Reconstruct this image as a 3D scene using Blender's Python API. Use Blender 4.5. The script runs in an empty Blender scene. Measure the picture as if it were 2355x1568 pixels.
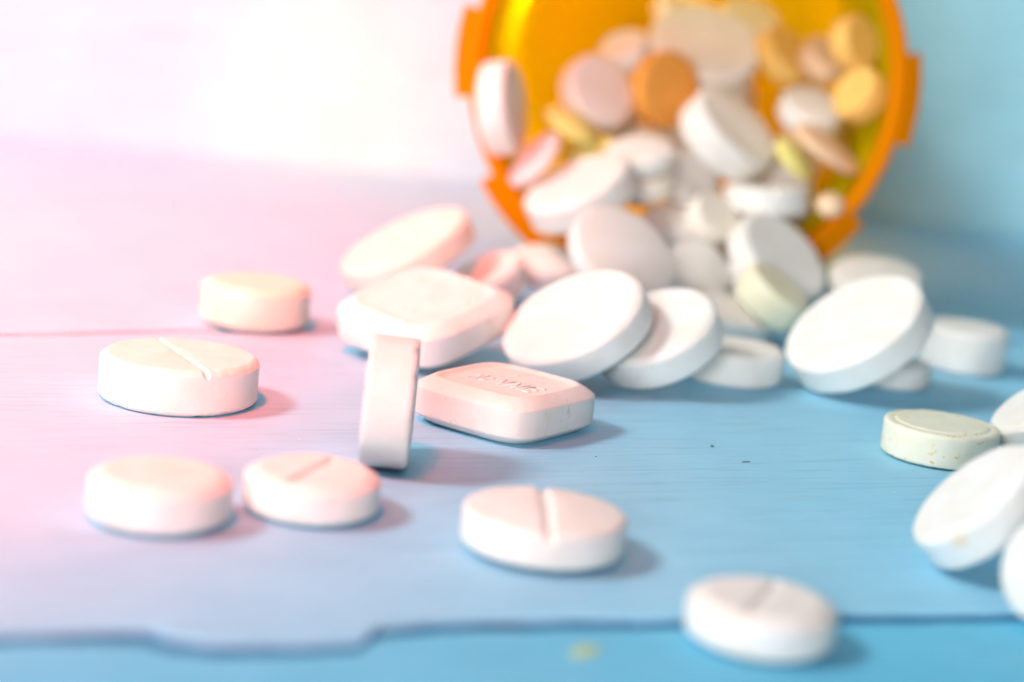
import bpy, bmesh, math, random
from mathutils import Vector, Matrix, noise

S = 0.001                                   # everything below is written in millimetres
scn = bpy.context.scene
COL = scn.collection

# ------------------------------------------------------------------ camera
PITCH, ROLL, CAM_H = math.radians(11.7), math.radians(5.6), 38.0
fwd = Vector((0, math.cos(PITCH), -math.sin(PITCH)))
up0 = Vector((0, math.sin(PITCH), math.cos(PITCH)))
right = Vector((1, 0, 0)) * math.cos(ROLL) + up0 * math.sin(ROLL)
upv = Vector((-1, 0, 0)) * math.sin(ROLL) + up0 * math.cos(ROLL)
cam_data = bpy.data.cameras.new("camera")
cam = bpy.data.objects.new("camera", cam_data)
COL.objects.link(cam)
cam.matrix_world = Matrix.Translation(Vector((0, 0, CAM_H)) * S) @ Matrix((right, upv, -fwd)).transposed().to_4x4()
cam_data.sensor_width = 36.0
cam_data.lens = 36.0 * 4500.0 / 2354.0
cam_data.clip_start, cam_data.clip_end = 0.01, 10.0
cam_data.dof.use_dof = True
cam_data.dof.focus_distance = 0.1495
cam_data.dof.aperture_fstop = 17.5
cam_data.dof.aperture_blades = 0
scn.camera = cam

# ------------------------------------------------------------------ world, lamps, exposure
world = bpy.data.worlds.new("World")
scn.world = world
world.use_nodes = True
bg = world.node_tree.nodes["Background"]
bg.inputs[0].default_value = (0.97, 0.98, 1.0, 1)
bg.inputs[1].default_value = 0.155

def lamp(name, kind, loc, target, energy, color, size=None, **kw):
    d = bpy.data.lights.new(name, kind)
    d.energy, d.color = energy, color
    if kind == 'AREA':
        d.shape, d.size = 'DISK', size * S
    elif size is not None:
        d.shadow_soft_size = size * S
    for k, v in kw.items():
        setattr(d, k, v)
    o = bpy.data.objects.new(name, d)
    COL.objects.link(o)
    loc, target = Vector(loc) * S, Vector(target) * S
    o.location = loc
    o.rotation_euler = (target - loc).to_track_quat('-Z', 'Y').to_euler()
    return o

EL, AZ = math.radians(44), math.radians(20)
lamp("key_softbox", 'AREA', (10 - 900 * math.cos(EL) * math.cos(AZ), 170 - 900 * math.cos(EL) * math.sin(AZ), 900 * math.sin(EL)), (10, 170, 5), 5.3, (1.0, 0.985, 0.965), 210)
lamp("front_softbox", 'AREA', (-260, -850, 125), (15, 200, 15), 8.8, (1.0, 0.985, 0.97), 400)
lamp("side_glow_fill", 'AREA', (-170, 232, 190), (0, 275, 15), 0.075, (1.0, 0.86, 0.5), 120)  # added fill that lifts the bottle and left backdrop, not a known lamp
lamp("bottle_glow_fill", 'SPOT', (-75, 262, 235), (15, 262, 24), 75.0, (1.0, 0.92, 0.85), 8, spot_size=math.radians(9), spot_blend=0.6)  # invented lamp aimed at the bottle alone so the plastic glows
lamp("pink_flare_fill", 'SPOT', (-101, -20, 400), (-99, 168, 0), 46.0, (1.0, 0.05, 0.012), 20, spot_size=math.radians(28), spot_blend=0.95)  # added lamp imitating the lens flare's pink wash over the left side
lamp("pink_flare_fill_front", 'SPOT', (-60, -70, 400), (-49, 106, 0), 5.6, (1.0, 0.07, 0.03), 20, spot_size=math.radians(18), spot_blend=0.75)  # made-up lamp carrying the pink flare tint toward the camera
lamp("warm_flare_fill", 'SPOT', (-150, -80, 330), (-91, 278, 0), 32.0, (1.0, 0.028, 0.0), 20, spot_size=math.radians(29), spot_blend=1.0)  # added red lamp copying the flare on the far left table and backdrop
lamp("yellow_flare_fill", 'SPOT', (-30, 40, 130), (-33, 303, 7), 1.0, (1.0, 0.78, 0.0), 8, spot_size=math.radians(10), spot_blend=1.0)  # invented lamp in place of the flare's yellow core on the backdrop
scn.view_settings.view_transform = 'Standard'
scn.view_settings.look = 'None'
scn.view_settings.exposure = 0.0
scn.view_settings.gamma = 1.0
scn.render.engine = 'CYCLES'
scn.cycles.use_denoising = True
scn.cycles.max_bounces = 10
scn.cycles.transparent_max_bounces = 32
scn.cycles.caustics_reflective = False
scn.cycles.caustics_refractive = False

# ------------------------------------------------------------------ materials
def new_mat(name):
    m = bpy.data.materials.new(name)
    m.use_nodes = True
    nt = m.node_tree
    return m, nt, nt.nodes["Principled BSDF"]

def nd(nt, kind, **props):
    n = nt.nodes.new(kind)
    for k, v in props.items():
        setattr(n, k, v)
    return n

def ramp(nt, src, stops):
    r = nd(nt, "ShaderNodeValToRGB")
    els = r.color_ramp.elements
    while len(els) < len(stops):
        els.new(0.5)
    for e, (p, c) in zip(els, stops):
        e.position = p
        e.color = (c, c, c, 1) if not isinstance(c, tuple) else c
    nt.links.new(src, r.inputs[0])
    return r

def mixc(nt, fac, a, b, blend='MIX'):
    m = nd(nt, "ShaderNodeMix", data_type='RGBA', blend_type=blend)
    for s, v in ((m.inputs[0], fac), (m.inputs[6], a), (m.inputs[7], b)):
        if hasattr(v, 'links'):
            nt.links.new(v, s)
        else:
            s.default_value = v if not isinstance(v, tuple) or len(v) == 4 else (*v, 1)
    return m.outputs[2]

def chalk(name, base, speck=(0.62, 0.40, 0.20), amount=0.0, mottling=0.09, stain=None):
    m, nt, p = new_mat(name)
    tc = nd(nt, "ShaderNodeTexCoord")
    oi = nd(nt, "ShaderNodeObjectInfo")
    off = nd(nt, "ShaderNodeVectorMath", operation='MULTIPLY_ADD')
    nt.links.new(oi.outputs["Random"], off.inputs[0])
    off.inputs[1].default_value = (0.31, 0.17, 0.23)
    nt.links.new(tc.outputs["Object"], off.inputs[2])
    def noi(scale, detail=3, rough=.6):
        n = nd(nt, "ShaderNodeTexNoise")
        n.inputs["Scale"].default_value = scale
        n.inputs["Detail"].default_value = detail
        n.inputs["Roughness"].default_value = rough
        nt.links.new(off.outputs[0], n.inputs["Vector"])
        return n.outputs[0]
    dark = tuple(c * k for c, k in zip(base, (1 - mottling * .6, 1 - mottling, 1 - mottling * 1.6)))
    col = mixc(nt, ramp(nt, noi(420, 4), [(.35, 0.0), (.7, 1.0)]).outputs[0], base, dark)
    if amount > 0:
        sp = ramp(nt, noi(1500, 2, .5), [(.70 - amount * .06, 0.0), (.74 - amount * .06, .75)])
        zone = ramp(nt, noi(260, 2), [(.42, .15), (.62, 1.0)])
        f = nd(nt, "ShaderNodeMath", operation='MULTIPLY')
        nt.links.new(sp.outputs[0], f.inputs[0]); nt.links.new(zone.outputs[0], f.inputs[1])
        col = mixc(nt, f.outputs[0], col, speck)
    if stain:
        (pos, rad, scol) = stain
        dist = nd(nt, "ShaderNodeVectorMath", operation='DISTANCE')
        nt.links.new(tc.outputs["Object"], dist.inputs[0])
        dist.inputs[1].default_value = Vector(pos) * S
        st = nd(nt, "ShaderNodeMapRange", interpolation_type='SMOOTHSTEP')
        st.inputs[1].default_value, st.inputs[2].default_value = rad * S * .45, rad * S
        st.inputs[3].default_value, st.inputs[4].default_value = .7, 0.0
        nt.links.new(dist.outputs["Value"], st.inputs[0])
        col = mixc(nt, st.outputs[0], col, scol)
    nt.links.new(col, p.inputs["Base Color"])
    p.inputs["Roughness"].default_value = 0.62
    p.inputs["Specular IOR Level"].default_value = 0.25
    p.inputs["Subsurface Weight"].default_value = 0.18
    p.inputs["Subsurface Radius"].default_value = (1.0, .9, .8)
    p.inputs["Subsurface Scale"].default_value = 0.0006
    b = nd(nt, "ShaderNodeBump")
    b.inputs["Strength"].default_value = 0.4
    b.inputs["Distance"].default_value = 0.00006
    nt.links.new(noi(5200, 3, .7), b.inputs["Height"])
    nt.links.new(b.outputs[0], p.inputs["Normal"])
    return m

M = {
    "white": chalk("white_chalk", (.84, .825, .805), amount=.0),
    "white_speck": chalk("speckled_chalk", (.84, .825, .80), amount=.55),
    "white_stain": chalk("stained_chalk", (.84, .83, .82), stain=((-2.45, -4.17, 0.75), .75, (.80, .62, .42))),
    "chalk": chalk("warm_chalk", (.80, .77, .75), amount=.0),
    "chalk_speck": chalk("warm_speckled_chalk", (.80, .765, .735), speck=(.66, .50, .36), amount=.7),
    "grey_white": chalk("grey_white_chalk", (.78, .76, .73)),
    "cream": chalk("cream_coat", (.85, .79, .70)),
    "cream_white": chalk("cream_white_chalk", (.85, .80, .72)),
    "pale_yellow": chalk("pale_yellow_chalk", (.83, .81, .68), speck=(.72, .46, .02), amount=1.35, mottling=.10),
    "light_yellow": chalk("light_yellow_chalk", (.86, .82, .62)),
    "yellow": chalk("yellow_coat", (.86, .79, .27)),
    "orange": chalk("orange_light_chalk", (.80, .36, .07)),  # orange light inside the bottle, painted into the tablet colour
    "amber": chalk("amber_light_chalk", (.86, .55, .16)),  # tablets in shade: the bottle's amber light is painted into their colour
    "pink": chalk("pink_coat", (.86, .72, .72)),
    "peach": chalk("peach_coat", (.86, .62, .42)),
}

def paint(name, base, yaw, dark=.78):
    """brushed blue paint on boards, grain along the boards"""
    m, nt, p = new_mat(name)
    tc = nd(nt, "ShaderNodeTexCoord")
    mp = nd(nt, "ShaderNodeMapping")
    mp.inputs["Rotation"].default_value = (0, 0, -yaw)
    nt.links.new(tc.outputs["Object"], mp.inputs[0])
    mp2 = nd(nt, "ShaderNodeMapping")
    mp2.inputs["Scale"].default_value = (.07, 1, 1)
    nt.links.new(mp.outputs[0], mp2.inputs[0])
    def noi(scale, vec, detail=4, rough=.6):
        n = nd(nt, "ShaderNodeTexNoise")
        n.inputs["Scale"].default_value = scale
        n.inputs["Detail"].default_value = detail
        n.inputs["Roughness"].default_value = rough
        nt.links.new(vec, n.inputs["Vector"])
        return n.outputs[0]
    light = tuple(min(.9, c * 1.06 + .025) for c in base)
    dk = tuple(c * dark for c in base)
    col = mixc(nt, ramp(nt, noi(120, mp.outputs[0]), [(.3, 0.0), (.75, 1.0)]).outputs[0], base, light)
    col = mixc(nt, ramp(nt, noi(1500, mp2.outputs[0], 5, .65), [(.52, 0.0), (.72, .75)]).outputs[0], col, dk)
    col = mixc(nt, ramp(nt, noi(900, mp2.outputs[0], 3), [(.56, 0.0), (.76, .8)]).outputs[0], col, light)
    grey = (.36, .43, .46)
    col = mixc(nt, ramp(nt, noi(2600, mp2.outputs[0], 2), [(.67, 0.0), (.75, .7)]).outputs[0], col, grey)
    white = (.62, .72, .78)
    col = mixc(nt, ramp(nt, noi(1300, mp.outputs[0], 2), [(.71, 0.0), (.76, .5)]).outputs[0], col, white)
    nt.links.new(col, p.inputs["Base Color"])
    p.inputs["Roughness"].default_value = 0.55
    p.inputs["Specular IOR Level"].default_value = 0.25
    b = nd(nt, "ShaderNodeBump")
    b.inputs["Strength"].default_value = 0.35
    b.inputs["Distance"].default_value = 0.0001
    nt.links.new(noi(1800, mp2.outputs[0], 4, .7), b.inputs["Height"])
    nt.links.new(b.outputs[0], p.inputs["Normal"])
    return m

PAINT = (.28, .61, .83)
YAW = math.radians(23)
m_plank = paint("blue_painted_wood", PAINT, YAW)
m_front = paint("deeper_blue_painted_wood", (.12, .51, .76), math.radians(19))
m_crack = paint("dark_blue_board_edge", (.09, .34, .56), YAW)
m_crack_back = paint("reddened_board_edge", (.20, .14, .20), YAW)  # edge colour reddened to carry the pink flare along the back seams
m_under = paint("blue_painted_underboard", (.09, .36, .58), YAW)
m_wall = paint("blue_painted_backdrop", (.315, .645, .76), 0)

def plastic(name, trans, diff, f_tl, f_gl, share):
    m = bpy.data.materials.new(name)
    m.use_nodes = True
    nt = m.node_tree
    nt.nodes.clear()
    out = nd(nt, "ShaderNodeOutputMaterial")
    tr = nd(nt, "ShaderNodeBsdfTransparent"); tr.inputs[0].default_value = (*trans, 1)
    tl = nd(nt, "ShaderNodeBsdfTranslucent"); tl.inputs[0].default_value = (*diff, 1)
    df = nd(nt, "ShaderNodeBsdfDiffuse"); df.inputs[0].default_value = (*diff, 1)
    gl = nd(nt, "ShaderNodeBsdfGlossy"); gl.inputs["Roughness"].default_value = .18
    a = nd(nt, "ShaderNodeMixShader"); a.inputs[0].default_value = share
    nt.links.new(tl.outputs[0], a.inputs[1]); nt.links.new(df.outputs[0], a.inputs[2])
    b = nd(nt, "ShaderNodeMixShader"); b.inputs[0].default_value = f_tl
    nt.links.new(tr.outputs[0], b.inputs[1]); nt.links.new(a.outputs[0], b.inputs[2])
    fr = nd(nt, "ShaderNodeLayerWeight"); fr.inputs[0].default_value = f_gl
    c = nd(nt, "ShaderNodeMixShader")
    nt.links.new(fr.outputs["Fresnel"], c.inputs[0])
    nt.links.new(b.outputs[0], c.inputs[1]); nt.links.new(gl.outputs[0], c.inputs[2])
    nt.links.new(c.outputs[0], out.inputs[0])
    return m

m_amber = plastic("amber_plastic", (1.0, .60, .01), (1.0, .67, .003), .80, .04, .45)
m_skin = plastic("amber_plastic_skin", (1.0, .88, .5), (1.0, .6, .02), .16, .05, .3)
m_amber_rim = plastic("amber_plastic_thick", (1.0, .50, .012), (1.0, .35, .002), .9, .03, .62)

# ------------------------------------------------------------------ helpers
def link(name, me, mat, parent=None):
    o = bpy.data.objects.new(name, me)
    if mat and not me.materials:
        me.materials.append(mat)
    COL.objects.link(o)
    if parent:
        o.parent = parent
    return o

def tag(o, label=None, cat=None, group=None, kind=None):
    for k, v in (("label", label), ("category", cat), ("group", group), ("kind", kind)):
        if v:
            o[k] = v
    return o

def mesh(name, verts, faces, smooth=True):
    me = bpy.data.meshes.new(name)
    me.from_pydata([tuple(Vector(v) * S) for v in verts], [], faces)
    me.validate()
    if smooth:
        me.polygons.foreach_set("use_smooth", [True] * len(me.polygons))
    me.update()
    return me

# ------------------------------------------------------------------ table of painted planks, and the backdrop
SEAM_BACK = [(-460, -30), (-44.2, 165.3), (-40.2, 167.3), (-35.9, 170.2), (-30, 173.9), (-26.2, 175.4), (-16.5, 180.6),
             (5, 190.5), (30, 199.5), (52.7, 208.9), (560, 425)]
SEAM_FRONT = [(-460, -60), (-60, 82.6), (-40, 90.4), (-24.9, 95.7), (-20.8, 97.2), (-17.2, 98.1), (-16.9, 97.2), (-13.8, 97.0), (-9.4, 98.3),
              (-6.4, 99.5), (-5.8, 101.9), (-2.7, 103.6), (4.6, 106.1), (11.5, 108.4), (21.2, 111.9), (28.7, 114.3), (33.1, 115.7), (60, 125), (560, 300)]

def seam_y(pts, x):
    for (x0, y0), (x1, y1) in zip(pts, pts[1:]):
        if x <= x1:
            return y0 + (y1 - y0) * (x - x0) / (x1 - x0)
    return pts[-1][1]

def stations():
    xs, x = [], -460.0
    while x < 560:
        xs.append(x)
        x += .5 if -62 < x < 70 else 12
    return xs + [560.0]

XS = stations()
def wob(x, k, amp):
    return amp * (noise.noise((x * .09, k * 7.1, .3)) + .6 * noise.noise((x * .45, k * 3.7, 1.9)) + .35 * noise.noise((x * 1.6, k, 5.2)))

def edge(which, side, x):
    """y of a plank edge: seam centre line plus half the gap, a little ragged"""
    if which == 'near':
        return -260 + .44 * x
    if which == 'far':
        return 640.0
    if which == 'front':
        return seam_y(SEAM_FRONT, x) + side * .9 + wob(x, 2 + side, .32)
    if which == 'back':
        return seam_y(SEAM_BACK, x) + side * .62 + wob(x, 5 + side, .26)
    if which == 'third':
        return seam_y(SEAM_BACK, x) + 82 + side * .4 + wob(x, 9 + side, .15)
    if which == 'fourth':
        return seam_y(SEAM_BACK, x) + 165 + side * .4 + wob(x, 13 + side, .15)

def make_plank(lo, hi, parent, mat=None):
    verts, faces = [], []
    N = 8
    for x in XS:
        a, b = edge(lo, +1, x), edge(hi, -1, x)
        z = 0.0
        prof = [(a, -6), (a, -.30), (a + .12, -.09), (a + .42, z), (b - .42, z), (b - .12, -.09), (b, -.30), (b, -6)]
        verts += [(x, y, zz) for y, zz in prof]
    for i in range(len(XS) - 1):
        for k in range(N - 1):
            faces.append((i * N + k, (i + 1) * N + k, (i + 1) * N + k + 1, i * N + k + 1))
    faces.append(tuple(range(N)))
    faces.append(tuple(reversed(range((len(XS) - 1) * N, len(XS) * N))))
    o = link("plank", mesh("plank", verts, faces, False), mat or m_plank, parent)
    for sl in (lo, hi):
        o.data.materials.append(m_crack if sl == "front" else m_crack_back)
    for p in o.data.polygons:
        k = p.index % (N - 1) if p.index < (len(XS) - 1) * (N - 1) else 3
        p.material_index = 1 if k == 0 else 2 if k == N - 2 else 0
    return o

def box(x0, x1, y0, y1, z0, z1):
    v = [(x, y, z) for x in (x0, x1) for y in (y0, y1) for z in (z0, z1)]
    f = [(0, 1, 3, 2), (4, 6, 7, 5), (0, 4, 5, 1), (2, 3, 7, 6), (0, 2, 6, 4), (1, 5, 7, 3)]
    return v, f

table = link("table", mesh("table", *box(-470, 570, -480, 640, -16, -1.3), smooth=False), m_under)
tag(table, "table top of light blue painted planks under the tablets", None, None, "structure")
for lo, hi in (("near", "front"), ("front", "back"), ("back", "third"), ("third", "fourth")):
    make_plank(lo, hi, table, m_front if hi == 'front' else m_plank)
backdrop = link("backdrop", mesh("backdrop", *box(-520, 620, 303, 315, .02, 260), smooth=False), m_wall)
tag(backdrop, "pale blue painted board standing far behind the bottle", None, None, "structure")

# ------------------------------------------------------------------ tablets
def smooth01(t):
    t = max(0.0, min(1.0, t))
    return t * t * (3 - 2 * t)

def tablet_mesh(name, kind, r, th, seed):
    h = th / 2
    square = kind in ("square", "square_dish")
    seg = 168 if kind in ("score", "bscore", "cscore", "scoredeep", "scoref", "notch", "square_dish") else 80
    # half profile, from the centre to the rim: (radius, height)
    if kind in ("flat", "score", "scoref", "notch", "orange", "plain"):
        c = min(.55, r * .11) if kind != "plain" else .16
        zc = .34 * min(1, th / 3) if kind != "plain" else .14
        face = [(r - c) * k for k in (.02, .12, .25, .38, .5, .62, .74, .86, .95, .985)]
        prof = [(x, h) for x in face] + [(r - c + .03, h - .02), (r - c * .5, h - zc * .5), (r - .07, h - zc), (r - .01, h - zc - .1), (r, h - zc - .25)]
        side = [(r, z) for z in (h * .45, h * .2, 0)]
    elif kind in ("bevel", "bscore"):
        c = 1.05
        prof = [((r - c) * k, h) for k in (.02, .12, .24, .36, .48, .6, .7, .8, .88, .95, .985)]
        prof += [(r - c + .05, h - .015), (r - c * .66, h - .13), (r - c * .3, h - .32), (r - .14, h - .47), (r - .04, h - .58), (r, h - .75)]
        side = [(r, z) for z in (h * .4, h * .15, 0)]
    elif kind in ("convex", "cscore", "scoredeep", "pink", "yellow"):
        e = h * (.60 if kind != "scoredeep" else .66)
        if kind in ("yellow", "pink"):
            e = h * .42
        prof = [((r - .32) * k, e + .12 + (h - e - .12) * (1 - k ** 2.1)) for k in (.02, .12, .24, .36, .48, .6, .7, .8, .88, .94, .98, 1.0)]
        prof += [(r - .16, e + .03), (r - .05, e - .08), (r, e - .22)]
        side = [(r, z) for z in (e * .35, 0)]
    elif kind == "dish":
        prof = [((r - .95) * k, h + .03 - .05 * k) for k in (.02, .2, .4, .6, .8, .93, .985)]
        prof += [(r - .90, h - .12), (r - .78, h - .16), (r - .66, h - .10), (r - .30, h - .12), (r - .10, h - .2), (r - .02, h - .3), (r, h - .42)]
        side = [(r, z) for z in (h * .4, 0)]
    elif square:
        d = .22 if kind == "square_dish" else .12
        prof = [(r * k, h - d * (1 - smooth01((k - .68) / .11))) for k in (.02, .1, .2, .35, .5, .62, .68, .71, .74, .77, .79)]
        prof += [(r * .80, h - .01), (r * .82, h - .06), (r * .9, h - .34), (r * .985, h - .72), (r * .998, h - .80), (r, h - .92)]
        side = [(r, z) for z in (h * .3, 0)]
    low = [(x, -z) for x, z in reversed(prof + side[:-1])]
    rings = prof + side + low
    def outline(t):
        if not square:
            return 1.0
        n = 4.6
        return 1.0 / (abs(math.cos(t)) ** n + abs(math.sin(t)) ** n) ** (1 / n)
    gro = {"score": (.26, .26), "bscore": (.36, .34), "cscore": (.34, .20), "scoredeep": (.42, .40), "scoref": (.26, .16), "notch": (.55, .6)}.get(kind)
    verts, faces = [], []
    for (x, z) in rings:
        for i in range(seg):
            t = 2 * math.pi * i / seg
            if gro:                                   # more columns where the score line meets the rim
                t -= .45 * math.sin(2 * t)
            R = x * outline(t)
            vx, vy, vz = R * math.cos(t), R * math.sin(t), z
            k = noise.noise((vx * .9 + seed * 3.1, vy * .9, vz * .9))
            k2 = noise.noise((vx * 3.1 + seed, vy * 3.1 + 4.7, vz * 3.1))
            edge_w = smooth01((x / r - .8) / .2)
            m = 1 + edge_w * (.004 * k + .0035 * k2)
            vx *= m; vy *= m
            if abs(z) > .3 * h:
                vz += math.copysign(1, z) * (.012 * k2 - edge_w * (.3 if square else 1) * (max(0, k2 - .18) * .35 + max(0, k - .35) * .5))
            if gro and z > -.2 * h:
                w, dp = gro
                g = max(0.0, 1 - abs(vy) / w)
                vz -= dp * g ** .8 * smooth01((vz / h - .05) / .5) * (1 if kind != 'bscore' else 1 - smooth01((x - r + 1.25) / .4))
            verts.append((vx, vy, vz))
    n = len(rings)
    for j in range(n - 1):
        for i in range(seg):
            i2 = (i + 1) % seg
            faces.append((j * seg + i, (j + 1) * seg + i, (j + 1) * seg + i2, j * seg + i2))
    faces.append(tuple(range(seg)))
    faces.append(tuple(reversed(range((n - 1) * seg, n * seg))))
    return mesh(name, verts, faces)

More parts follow.
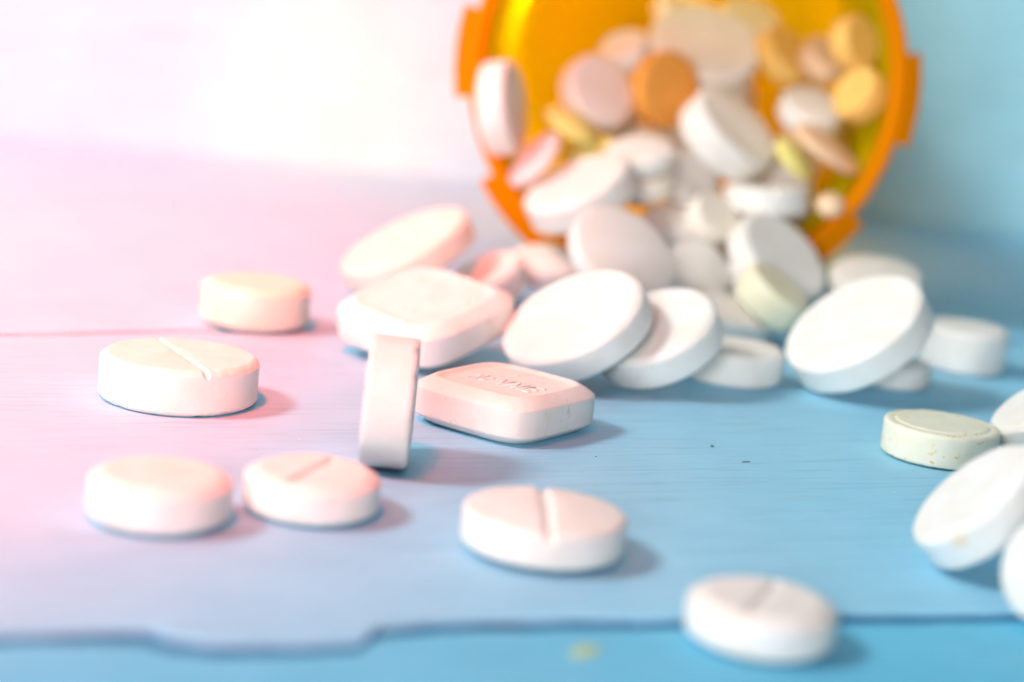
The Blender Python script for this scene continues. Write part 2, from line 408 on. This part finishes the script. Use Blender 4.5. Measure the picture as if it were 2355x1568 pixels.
PILLS = [
    ('loose_scored_left', 'score', 'white', 'round white tablet with a score line lying flat alone, leftmost of the sharp ones',
     'loose tablets scattered on the table', (-25.632, 148.77, 1.825), (0.0, 0.0, 1.0), (0.4948, -0.869, 0.0), 6.183, 3.65),
    ('loose_plain_back', 'bevel', 'cream', 'cream rounded tablet lying alone farthest back on the left beside the plank seam',
     'loose tablets scattered on the table', (-24.282, 179.648, 2.1), (0.0, 0.0, 1.0), (1.0, 0.0, 0.0), 5.1, 4.2),
    ('loose_plain_front', 'bevel', 'white', 'plain rounded white tablet without score line, lying left of a scored one in front',
     'loose tablets scattered on the table', (-21.074, 117.895, 1.575), (0.0, 0.0, 1.0), (1.0, 0.0, 0.0), 4.533, 3.15),
    ('loose_score_front', 'bscore', 'white', 'rounded white tablet with short slanting score line, in front of the upright tablet',
     'loose tablets scattered on the table', (-12.033, 122.741, 1.45), (0.0, 0.0, 1.0), (0.3069, 0.9517, 0.0), 4.486, 2.9),
    ('loose_scored_mid', 'scoredeep', 'white', 'white tablet split by a deep straight score groove, lying below the square lettered tablet',
     'loose tablets scattered on the table', (3.146, 118.814, 1.65), (0.0, 0.0, 1.0), (0.0532, -0.9986, 0.0), 5.219, 3.3),
    ('loose_score_near', 'bscore', 'white', 'nearest rounded white tablet lying across the front plank seam',
     'loose tablets scattered on the table', (15.601, 106.112, 1.4), (0.0, 0.0, 1.0), (0.3583, 0.9336, -0.0), 4.304, 2.8),
    ('loose_yellow', 'dish', 'pale_yellow', 'pale yellowish tablet with an edge ring and yellow specks, lying flat at the right',
     'loose tablets scattered on the table', (35.229, 154.098, 1.475), (0.0, 0.0, 1.0), (1.0, 0.0, 0.0), 4.656, 2.95),
    ('standing', 'plain', 'chalk', 'white tablet standing upright on its edge beside the square lettered tablet',
     'loose tablets scattered on the table', (-8.186, 135.228, 4.725), (0.9998, 0.018, -0.0116), (0.0187, -0.8404, 0.5416), 4.706, 3.4),
    ('right_tilt', 'flat', 'white_stain', 'tilted white tablet with a tan stain on its rim, at the right edge in front',
     'tablets at the right edge of the picture', (31.671, 123.602, 4.494), (-0.7115, -0.0064, 0.7027), (0.7027, -0.0065, 0.7115), 4.834, 3.0),
    ('right_low', 'convex', 'white', 'white tablet cut off by the right edge, under the tilted stained one',
     'tablets at the right edge of the picture', (33.891, 113.639, 3.58), (-0.8043, -0.5318, 0.2653), (0.5942, -0.7197, 0.3591), 3.245, 3.4),
    ('right_top', 'flat', 'white', 'white tilted tablet cut off by the right edge, behind the pale yellow tablet',
     'tablets at the right edge of the picture', (44.069, 156.569, 3.847), (-0.5922, -0.0055, 0.8057), (0.8058, -0.004, 0.5922), 4.523, 2.9),
    ('pileE', 'flat', 'white', 'large plain white tablet tilted up at the front centre of the heap',
     'tablets spilled in the heap before the bottle', (5.557, 168.18, 5.054), (-0.4564, -0.3343, 0.8246), (0.8898, -0.1715, 0.423), 6.674, 3.1),
    ('pileF', 'flat', 'white_speck', 'round white tablet with tan specks leaning just behind the large front centre tablet',
     'tablets spilled in the heap before the bottle', (12.808, 169.69, 4.439), (-0.4049, -0.3402, 0.8487), (0.9144, -0.1506, 0.3758), 5.745, 3.3),
    ('pileG', 'flat', 'white', "small white tablet lying flat at the heap's front between two large tilted ones",
     'tablets spilled in the heap before the bottle', (20.403, 176.129, 1.6), (0.0, 0.0, 1.0), (1.0, 0.0, 0.0), 4.603, 3.2),
    ('pileI', 'flat', 'white', 'large plain white tablet tilted up at the right front of the heap',
     'tablets spilled in the heap before the bottle', (31.376, 175.175, 5.607), (-0.5715, -0.2689, 0.7753), (0.8206, -0.1873, 0.5399), 6.791, 3.4),
    ('pileK', 'flat', 'white', 'thick white tablet lying flat on the table at the far right of the heap',
     'tablets spilled in the heap before the bottle', (44.787, 191.611, 2.2), (0.0, 0.0, 1.0), (1.0, 0.0, 0.0), 4.247, 4.4),
    ('pileL', 'flat', 'white', 'low white tablet tucked under the large right front tablet',
     'tablets spilled in the heap before the bottle', (36.283, 180.995, 1.15), (0.0, 0.0, 1.0), (1.0, 0.0, 0.0), 3.311, 2.3),
    ('pileB', 'scoref', 'cream_white', 'large white tablet with faint score tilted to the left, behind the big square tablet',
     'tablets spilled in the heap before the bottle', (-11.521, 198.505, 5.29), (-0.4592, -0.1595, 0.8739), (0.322, -0.9467, -0.0036), 7.051, 3.0),
    ('pileC', 'flat', 'white', "white tablet half hidden between the big square tablet and the bottle's lower left lug",
     'tablets spilled in the heap before the bottle', (-2.966, 197.968, 2.985), (-0.4237, -0.2334, 0.8752), (0.9058, -0.1092, 0.4094), 4.098, 3.0),
    ('pileH', 'convex', 'white', "rounded white tablet resting just above the small flat one at the heap's front",
     'tablets spilled in the heap before the bottle', (21.776, 194.394, 2.336), (0.206, -0.1678, 0.9641), (0.9786, 0.0353, -0.203), 4.306, 3.0),
    ('pileJ', 'convex', 'grey_white', 'greyish white rounded tablet peeping out behind the large right front tablet',
     'tablets spilled in the heap before the bottle', (36.916, 200.477, 6.533), (-0.0481, -0.2411, 0.9693), (0.9988, -0.0116, 0.0467), 4.711, 3.0),
    ('pileM', 'convex', 'white', 'smooth rounded white tablet sloping to the right above the front centre tablet',
     'tablets spilled in the heap before the bottle', (9.964, 191.234, 8.069), (0.3779, -0.5531, 0.7424), (0.9259, 0.2258, -0.303), 5.649, 3.0),
    ('pileO', 'convex', 'white', "rounded white tablet wedged at the left below the bottle's mouth",
     'tablets spilled in the heap before the bottle', (2.909, 203.474, 4.159), (0.0325, -0.2567, 0.9659), (0.9995, 0.0083, -0.0314), 3.836, 3.2),
    ('pileX', 'convex', 'white', 'rounded white tablet facing the camera, left of the pale yellow tablet in the heap',
     'tablets spilled in the heap before the bottle', (18.493, 200.629, 5.617), (0.3473, -0.6809, 0.6448), (0.9378, 0.2522, -0.2388), 3.601, 2.6),
    ('pileV', 'flat', 'white', "large white tablet sloping to the right over the bottle's lower right rim",
     'tablets spilled in the heap before the bottle', (26.634, 202.086, 7.307), (0.5044, -0.4867, 0.7132), (0.8635, 0.2843, -0.4166), 5.674, 3.0),
    ('pileW', 'flat', 'light_yellow', 'pale yellow white tablet on its side in the heap, under a large sloping one',
     'tablets spilled in the heap before the bottle', (25.405, 193.331, 5.001), (0.4928, -0.222, 0.8414), (0.8701, 0.1257, -0.4765), 3.664, 3.4),
    ('pileN', 'flat', 'white', "large white tablet sliding out over the left of the bottle's mouth",
     'tablets spilled in the heap before the bottle', (5.607, 203.802, 12.194), (-0.4732, -0.2502, 0.8447), (0.881, -0.1344, 0.4537), 5.907, 3.4),
    ('pileU', 'flat', 'white', "thick white tablet lying level in the middle of the bottle's mouth",
     'tablets coming out of the bottle', (16.191, 207.734, 8.769), (-0.004, -0.2817, 0.9595), (1.0, -0.0011, 0.0038), 3.719, 3.0),
    ('pileT', 'notch', 'white', "white tablet with a notch in its top face, lying level at the mouth's right",
     'tablets coming out of the bottle', (25.662, 209.736, 12.688), (-0.0536, 0.0782, 0.9955), (-0.0375, 0.9961, -0.0803), 4.56, 3.0),
    ('pileR', 'flat', 'white', 'white tablet on its edge below the large scored tablet in the mouth',
     'tablets coming out of the bottle', (17.649, 214.452, 13.149), (0.5686, -0.61, 0.5519), (0.8226, 0.4216, -0.3815), 3.63, 2.6),
    ('pileO2', 'flat', 'cream_white', 'cream white tablet sunk between the notched tablet and the level middle one',
     'tablets coming out of the bottle', (19.636, 205.085, 10.581), (0.494, -0.6007, 0.6285), (0.8695, 0.3413, -0.3571), 2.841, 2.6),
    ('pileP', 'convex', 'white', 'rounded white tablet lying level below the orange-tinted tablet in the mouth',
     'tablets coming out of the bottle', (11.771, 209.779, 16.126), (-0.1247, -0.321, 0.9388), (0.9922, -0.0403, 0.118), 3.685, 2.8),
    ('pileQ', 'flat', 'cream_white', 'cream white tablet lying under a level rounded white one in the mouth',
     'tablets coming out of the bottle', (12.75, 209.94, 13.363), (-0.0778, -0.3001, 0.9507), (0.997, -0.0234, 0.0742), 3.089, 2.6),
    ('pileS', 'scoref', 'white', 'large scored white tablet tilted to the right in the middle of the bottle',
     'tablets coming out of the bottle', (21.453, 216.246, 18.536), (0.5293, -0.4125, 0.7414), (0.7827, -0.0997, -0.6143), 5.615, 4.0),
    ('pileAG', 'flat', 'white', 'large white tablet topmost on the heap inside the bottle',
     'tablets inside the bottle', (18.714, 228.102, 26.904), (0.0391, -0.5885, 0.8076), (0.9992, 0.023, -0.0316), 6.535, 3.4),
    ('pileAH', 'orange', 'orange', 'round tablet with orange light painted in, standing on edge inside the bottle',
     'tablets inside the bottle', (14.216, 219.255, 22.68), (0.5776, -0.7975, 0.1744), (0.8163, 0.5643, -0.1234), 4.265, 2.4),
    ('pileAI', 'flat', 'white', 'white tablet standing tilted left of the orange-tinted tablet in the bottle',
     'tablets inside the bottle', (6.684, 219.983, 21.503), (0.528, -0.7211, 0.4486), (0.8492, 0.4483, -0.2789), 4.373, 2.8),
    ('pileAJ', 'flat', 'white', 'white tablet behind and above the topmost large one in the bottle',
     'tablets inside the bottle', (17.947, 238.776, 29.958), (0.3575, -0.3548, 0.8639), (0.9339, 0.1358, -0.3307), 5.055, 2.6),
    ('pileY', 'flat', 'white', "white tablet standing on edge against the bottle's left inner wall",
     'tablets inside the bottle', (-3.528, 208.736, 19.845), (0.957, -0.2205, 0.1886), (0.29, 0.7273, -0.6221), 5.002, 3.2),
    ('pileZ', 'pink', 'pink', "pale pink tablet slanting at the lower left of the bottle's mouth",
     'tablets inside the bottle', (0.588, 208.42, 14.771), (-0.7739, -0.2202, 0.5939), (0.6332, -0.2691, 0.7257), 3.621, 2.4),
    ('pileAA', 'yellow', 'yellow', 'small yellow tablet above another yellow one at the left of the mouth',
     'tablets inside the bottle', (4.1, 212.899, 18.317), (0.4183, -0.2045, 0.885), (0.9083, 0.0942, -0.4076), 3.216, 2.2),
    ('pileAB', 'yellow', 'yellow', 'small yellow tablet just below another yellow one at the left of the mouth',
     'tablets inside the bottle', (6.499, 214.659, 15.626), (-0.3021, -0.3475, 0.8877), (0.9533, -0.1101, 0.2813), 2.865, 2.0),
    ('pileAC', 'yellow', 'yellow', "small yellow tablet slanting at the right side of the bottle's mouth",
     'tablets inside the bottle', (28.706, 213.629, 17.025), (0.6224, -0.3144, 0.7168), (0.7827, 0.25, -0.57), 2.766, 2.0),
    ('pileAD', 'pink', 'peach', 'peach pink tablet slanting along the right inner wall of the bottle',
     'tablets inside the bottle', (32.283, 214.81, 18.318), (0.468, -0.1912, 0.8628), (0.8837, 0.1013, -0.4569), 4.223, 2.0),
    ('pileAE', 'flat', 'white', 'white tablet tilted at the right in the bottle, above the peach pink one',
     'tablets inside the bottle', (30.899, 221.632, 21.549), (0.1685, -0.4524, 0.8758), (0.9857, 0.0773, -0.1497), 3.644, 2.8),
    ('pileAF', 'flat', 'amber', 'tablet leaning on the right inner wall, with orange light painted in, facing left',
     'tablets inside the bottle', (35.221, 215.879, 24.359), (-0.778, -0.4705, 0.4163), (0.6283, -0.5827, 0.5155), 3.07, 2.6),
    ('pileAL', 'pink', 'peach', "tiny peach pink pill at the lower right of the bottle's mouth",
     'tablets inside the bottle', (32.266, 207.691, 13.083), (-0.1528, -0.6219, 0.768), (0.9883, -0.0962, 0.1187), 1.488, 2.2),
    ('pileAK', 'flat', 'white', 'white tablet lying behind the one left of the orange-tinted tablet',
     'tablets inside the bottle', (9.656, 225.573, 26.074), (-0.3362, -0.4732, 0.8143), (0.9418, -0.1689, 0.2907), 2.886, 2.6),
    ('squareA', 'square', 'white_speck', 'large rounded square white tablet tilted at the left front of the heap',
     'square tablets', (-7.852, 171.572, 3.945), (-0.1184, -0.232, 0.9655), (0.7681, -0.6376, -0.059), 6.478, 4.1),
    ('squareBE', 'square_dish', 'chalk_speck', 'rounded square white tablet with raised lettering, beside the upright one',
     'square tablets', (-0.084, 150.558, 1.875), (0.0, 0.0, 1.0), (0.8192, -0.5736, 0.0), 5.89, 3.75),
    ('fill0', 'flat', 'white', 'white tablet between the notched tablet and the small yellow one on the right',
     'tablets inside the bottle', (28.492, 221.619, 12.001), (-0.486, -0.8457, 0.2206), (0.8735, -0.4624, 0.1521), 3.98, 2.8),
    ('fill2', 'flat', 'white', 'white tablet wedged behind the large scored one, under the topmost tablet',
     'tablets inside the bottle', (23.513, 229.074, 20.593), (0.9288, -0.3699, 0.0207), (0.3706, 0.9279, -0.0398), 3.572, 2.8),
    ('fill3', 'flat', 'white', 'white tablet in the gap right under the tablet left of the orange-tinted one',
     'tablets inside the bottle', (10.112, 227.128, 18.418), (-0.807, 0.3801, 0.452), (0.5864, 0.6063, 0.5372), 4.064, 2.8),
    ('fill6', 'flat', 'light_yellow', "pale tablet in the shaded gap under the cream one at the mouth's centre",
     'tablets inside the bottle', (10.388, 217.802, 12.109), (0.3057, -0.1256, 0.9438), (0.9471, 0.1423, -0.2878), 4.037, 2.8),
    ('fill7', 'flat', 'white', "white tablet edge showing left of the large scored tablet's lower rim",
     'tablets inside the bottle', (20.789, 223.711, 16.827), (-0.4153, 0.9085, 0.0464), (0.9097, 0.415, 0.0158), 3.93, 2.8),
    ('fill8', 'flat', 'amber', "tablet painted as amber-lit, behind the white tilted one at the bottle's right side",
     'tablets inside the bottle', (31.673, 231.341, 21.89), (-0.9353, 0.15, 0.3205), (0.3448, 0.5895, 0.7305), 4.235, 2.8),
    ('fill14', 'flat', 'white', 'tablet peeping out just left of the pale yellow white one in the heap',
     'tablets inside the bottle', (24.886, 203.532, 4.954), (0.3856, -0.5231, 0.76), (0.9192, 0.2894, -0.2672), 3.504, 2.8),
    ('fill16', 'flat', 'cream_white', 'cream tablet deep between the large sloping one and the level middle one',
     'tablets inside the bottle', (22.661, 216.178, 8.134), (0.8299, 0.506, 0.235), (0.5558, -0.7132, -0.4271), 3.512, 2.8),
    ('fill19', 'flat', 'white', "sliver of a white tablet below the orange-tinted tablet's right half",
     'tablets inside the bottle', (16.349, 228.763, 17.764), (0.5328, -0.1619, 0.8306), (0.8407, 0.213, -0.4978), 3.487, 2.8),
    ('fill21', 'flat', 'peach', 'peach tablet just behind the small slanting yellow tablet on the right',
     'tablets inside the bottle', (29.955, 225.706, 15.475), (-0.1207, -0.9927, 0.0084), (0.9927, -0.1207, 0.0019), 3.408, 2.8),
    ('fill26', 'flat', 'cream_white', "cream tablet just below the orange-tinted tablet's left edge",
     'tablets inside the bottle', (13.845, 225.054, 14.1), (0.7465, 0.617, 0.2493), (0.664, -0.6673, -0.3373), 3.999, 2.8),
    ('fill27', 'flat', 'amber', 'tablet painted as amber-lit, behind the peach pink one on the right inner wall',
     'tablets inside the bottle', (35.146, 229.571, 19.593), (-0.955, 0.2752, 0.1103), (0.2953, 0.9181, 0.2644), 4.059, 2.8),
    ('inA', 'flat', 'amber', "tablet painted as amber-lit, standing high on the bottle's right inner wall",
     'tablets inside the bottle', (34.315, 218.789, 29.872), (0.6647, -0.6853, 0.2977), (0.7471, 0.6096, -0.2649), 3.002, 2.6),
    ('inB', 'flat', 'amber', 'tablet painted as amber-lit, sloping just right of the topmost large tablet in the bottle',
     'tablets inside the bottle', (27.899, 226.656, 27.168), (0.5805, -0.5091, 0.6355), (0.8142, 0.363, -0.4531), 3.711, 2.6),
    ('inC', 'flat', 'light_yellow', "pale yellow tablet at the picture's top edge behind the topmost large tablet",
     'tablets inside the bottle', (24.317, 236.069, 30.523), (0.1798, -0.426, 0.8867), (0.9837, 0.0779, -0.1621), 3.646, 2.6),
    ('inD', 'flat', 'peach', 'peach tablet deep in the bottle above the white tilted one at the right',
     'tablets inside the bottle', (32.176, 225.342, 27.388), (0.3334, -0.5576, 0.7602), (0.9428, 0.1972, -0.2688), 2.794, 2.6),
]
tablets = {}
for i, (key, kind, mat, label, group, c, n, g, r, th) in enumerate(PILLS):
    me = tablet_mesh("tablet", kind, r, th, i + 1)
    o = link("tablet", me, M[mat])
    nz, gx = Vector(n).normalized(), Vector(g)
    gx = (gx - nz * gx.dot(nz)).normalized()
    o.matrix_world = Matrix.Translation(Vector(c) * S) @ Matrix((gx, nz.cross(gx), nz)).transposed().to_4x4()
    tag(o, label, "tablet", group)
    tablets[key] = o

# the raised word on the square tablet
sq = tablets["squareBE"]
cu = bpy.data.curves.new("lettering", 'FONT')
cu.body = "RENNIE"
cu.size, cu.extrude, cu.offset, cu.shear = 2.2, .09, .012, .28
cu.bevel_depth = 0
cu.align_x, cu.align_y = 'CENTER', 'CENTER'
cu.space_character = 1.1
tmp = bpy.data.objects.new("tmp", cu)
COL.objects.link(tmp)
dg = bpy.context.evaluated_depsgraph_get()
lm = bpy.data.meshes.new_from_object(tmp.evaluated_get(dg))
bpy.data.objects.remove(tmp)
lm.name = "lettering"
lm.transform(Matrix.Diagonal((.76 * S, 1.35 * S, S, 1)))
lt = link("lettering", lm, None, sq)
lm.materials.clear()
m_let, nt_, p_ = new_mat("pressed_letters"); p_.inputs["Base Color"].default_value = (.86, .84, .82, 1); p_.inputs["Roughness"].default_value = .7
lm.materials.append(m_let)
lt.location = Vector((.15, -.7, 1.875 - .22 + .0)) * S
tag(lt, "raised slanted capital letters on the dished face")

# ------------------------------------------------------------------ amber bottle lying on its side
AXIS = Vector((0.03487, 0.99859, -0.03994)).normalized()
MOUTH = Vector((15.822, 210.132, 25.008))
RL = 25.0
bottle = bpy.data.objects.new("pill_bottle", None)
bottle.empty_display_size = .01
COL.objects.link(bottle)
bx = AXIS.cross(Vector((0, 0, 1))).normalized()     # to the right seen from the front
by = bx.cross(AXIS)
bottle.matrix_world = Matrix.Translation(MOUTH * S) @ Matrix((bx, by, AXIS)).transposed().to_4x4()
tag(bottle, "open amber orange plastic pill bottle lying on its side, mouth to the camera", "bottle")

def lathe(name, prof, seg, closed=True, mat=None, a0=0.0, a1=2 * math.pi, parent=None):
    full = abs(a1 - a0 - 2 * math.pi) < 1e-6
    cols = seg if full else seg + 1
    verts = [(r * math.cos(a0 + (a1 - a0) * i / seg), r * math.sin(a0 + (a1 - a0) * i / seg), s) for r, s in prof for i in range(cols)]
    n = len(prof)
    faces = []
    for j in range(n if closed else n - 1):
        j2 = (j + 1) % n
        for i in range(seg):
            i2 = (i + 1) % cols
            faces.append((j * cols + i, j * cols + i2, j2 * cols + i2, j2 * cols + i))
    if not full:
        faces.append(tuple(j * cols for j in range(n)))
        faces.append(tuple(j * cols + seg for j in reversed(range(n))))
    me = mesh(name, verts, faces)
    bm = bmesh.new(); bm.from_mesh(me)
    bmesh.ops.recalc_face_normals(bm, faces=bm.faces)
    bm.to_mesh(me); bm.free()
    me.polygons.foreach_set("use_smooth", [full] * len(me.polygons))
    return link(name, me, mat, parent)

ri, ro, L = 21.75, 22.9, 84.0
lathe("body", [(ri, 3.2), (ri, L - 2.0), (ri - .6, L - 1.45), (ri - 1.6, L - 1.2), (.3, L - 1.2), (.3, L), (ro - 1.6, L), (ro - .5, L - .4), (ro, L - 1.6), (ro, 3.2)],
      160, True, m_amber, parent=bottle)
body = bpy.data.objects["body"].data
body.materials.append(m_skin)
for p in body.polygons:                       # the outer skin lets light through, the inner face scatters it
    if p.index // 160 >= 5 and p.index // 160 < 9:
        p.material_index = 1
lathe("rim", [(ri, 3.15), (ri, .45), (ri + .18, .12), (ri + .45, 0), (23.0, 0), (23.28, .14), (23.4, .45), (23.4, 3.15)], 160, True, m_amber_rim, parent=bottle)
for k in range(8):
    a = math.radians(45 * k - .5)
    w = math.radians(11.6)
    prof = [(23.42, 1.0), (24.55, 1.0), (24.9, 1.25), (25.0, 1.6), (25.0, 6.4), (24.8, 6.9), (23.42, 7.6)]
    lathe("lug", prof, 14, True, m_amber_rim, a - w, a + w, parent=bottle)

# ------------------------------------------------------------------ specks on the table
def lump(name, loc, rx, ry, rz, yaw, seed, mat, label, cat, group=None):
    verts, faces = [], []
    nu, nv = 14, 6
    for j in range(nv + 1):
        ph = math.pi * j / nv - math.pi / 2
        for i in range(nu):
            t = 2 * math.pi * i / nu
            p = Vector((math.cos(ph) * math.cos(t), math.cos(ph) * math.sin(t), math.sin(ph)))
            q = p * (1 + .45 * noise.noise(p * 1.7 + Vector((seed, 0, 0))))
            verts.append((q.x * rx, q.y * ry, max(0, q.z * rz + rz * .8)))
    for j in range(nv):
        for i in range(nu):
            i2 = (i + 1) % nu
            faces.append((j * nu + i, j * nu + i2, (j + 1) * nu + i2, (j + 1) * nu + i))
    o = link(name, mesh(name, verts, faces), mat)
    o.location = Vector(loc) * S
    o.rotation_euler = (0, 0, yaw)
    return tag(o, label, cat, group)

m_dark, nt_, p_ = new_mat("dark_speck"); p_.inputs["Base Color"].default_value = (.05, .06, .09, 1)
m_yel, nt_, p_ = new_mat("yellow_powder"); p_.inputs["Base Color"].default_value = (.42, .62, .36, 1); p_.inputs["Roughness"].default_value = .9
lump("crumb", (16.55, 150.1, 0), .14, .12, .07, .3, 1, m_dark, "single dark speck lying on the bare blue plank at the centre right", "crumb")
lump("crumb", (7.2, 143.5, 0), .10, .05, .03, 1.1, 2, m_dark, "tiny dark speck on the table just right of the lettered tablet", "crumb")
lump("fibre", (18.9, 146.3, 0), .42, .045, .04, .5, 5, m_dark, "tiny dark fibre on the blue plank to the right of the dark speck", "fibre")
lump("powder_smudge", (5.6, 101.9, 0), .75, 1.3, .02, -.5, 3, m_yel, "small yellow powder smudge on the front plank below the seam", "smudge")
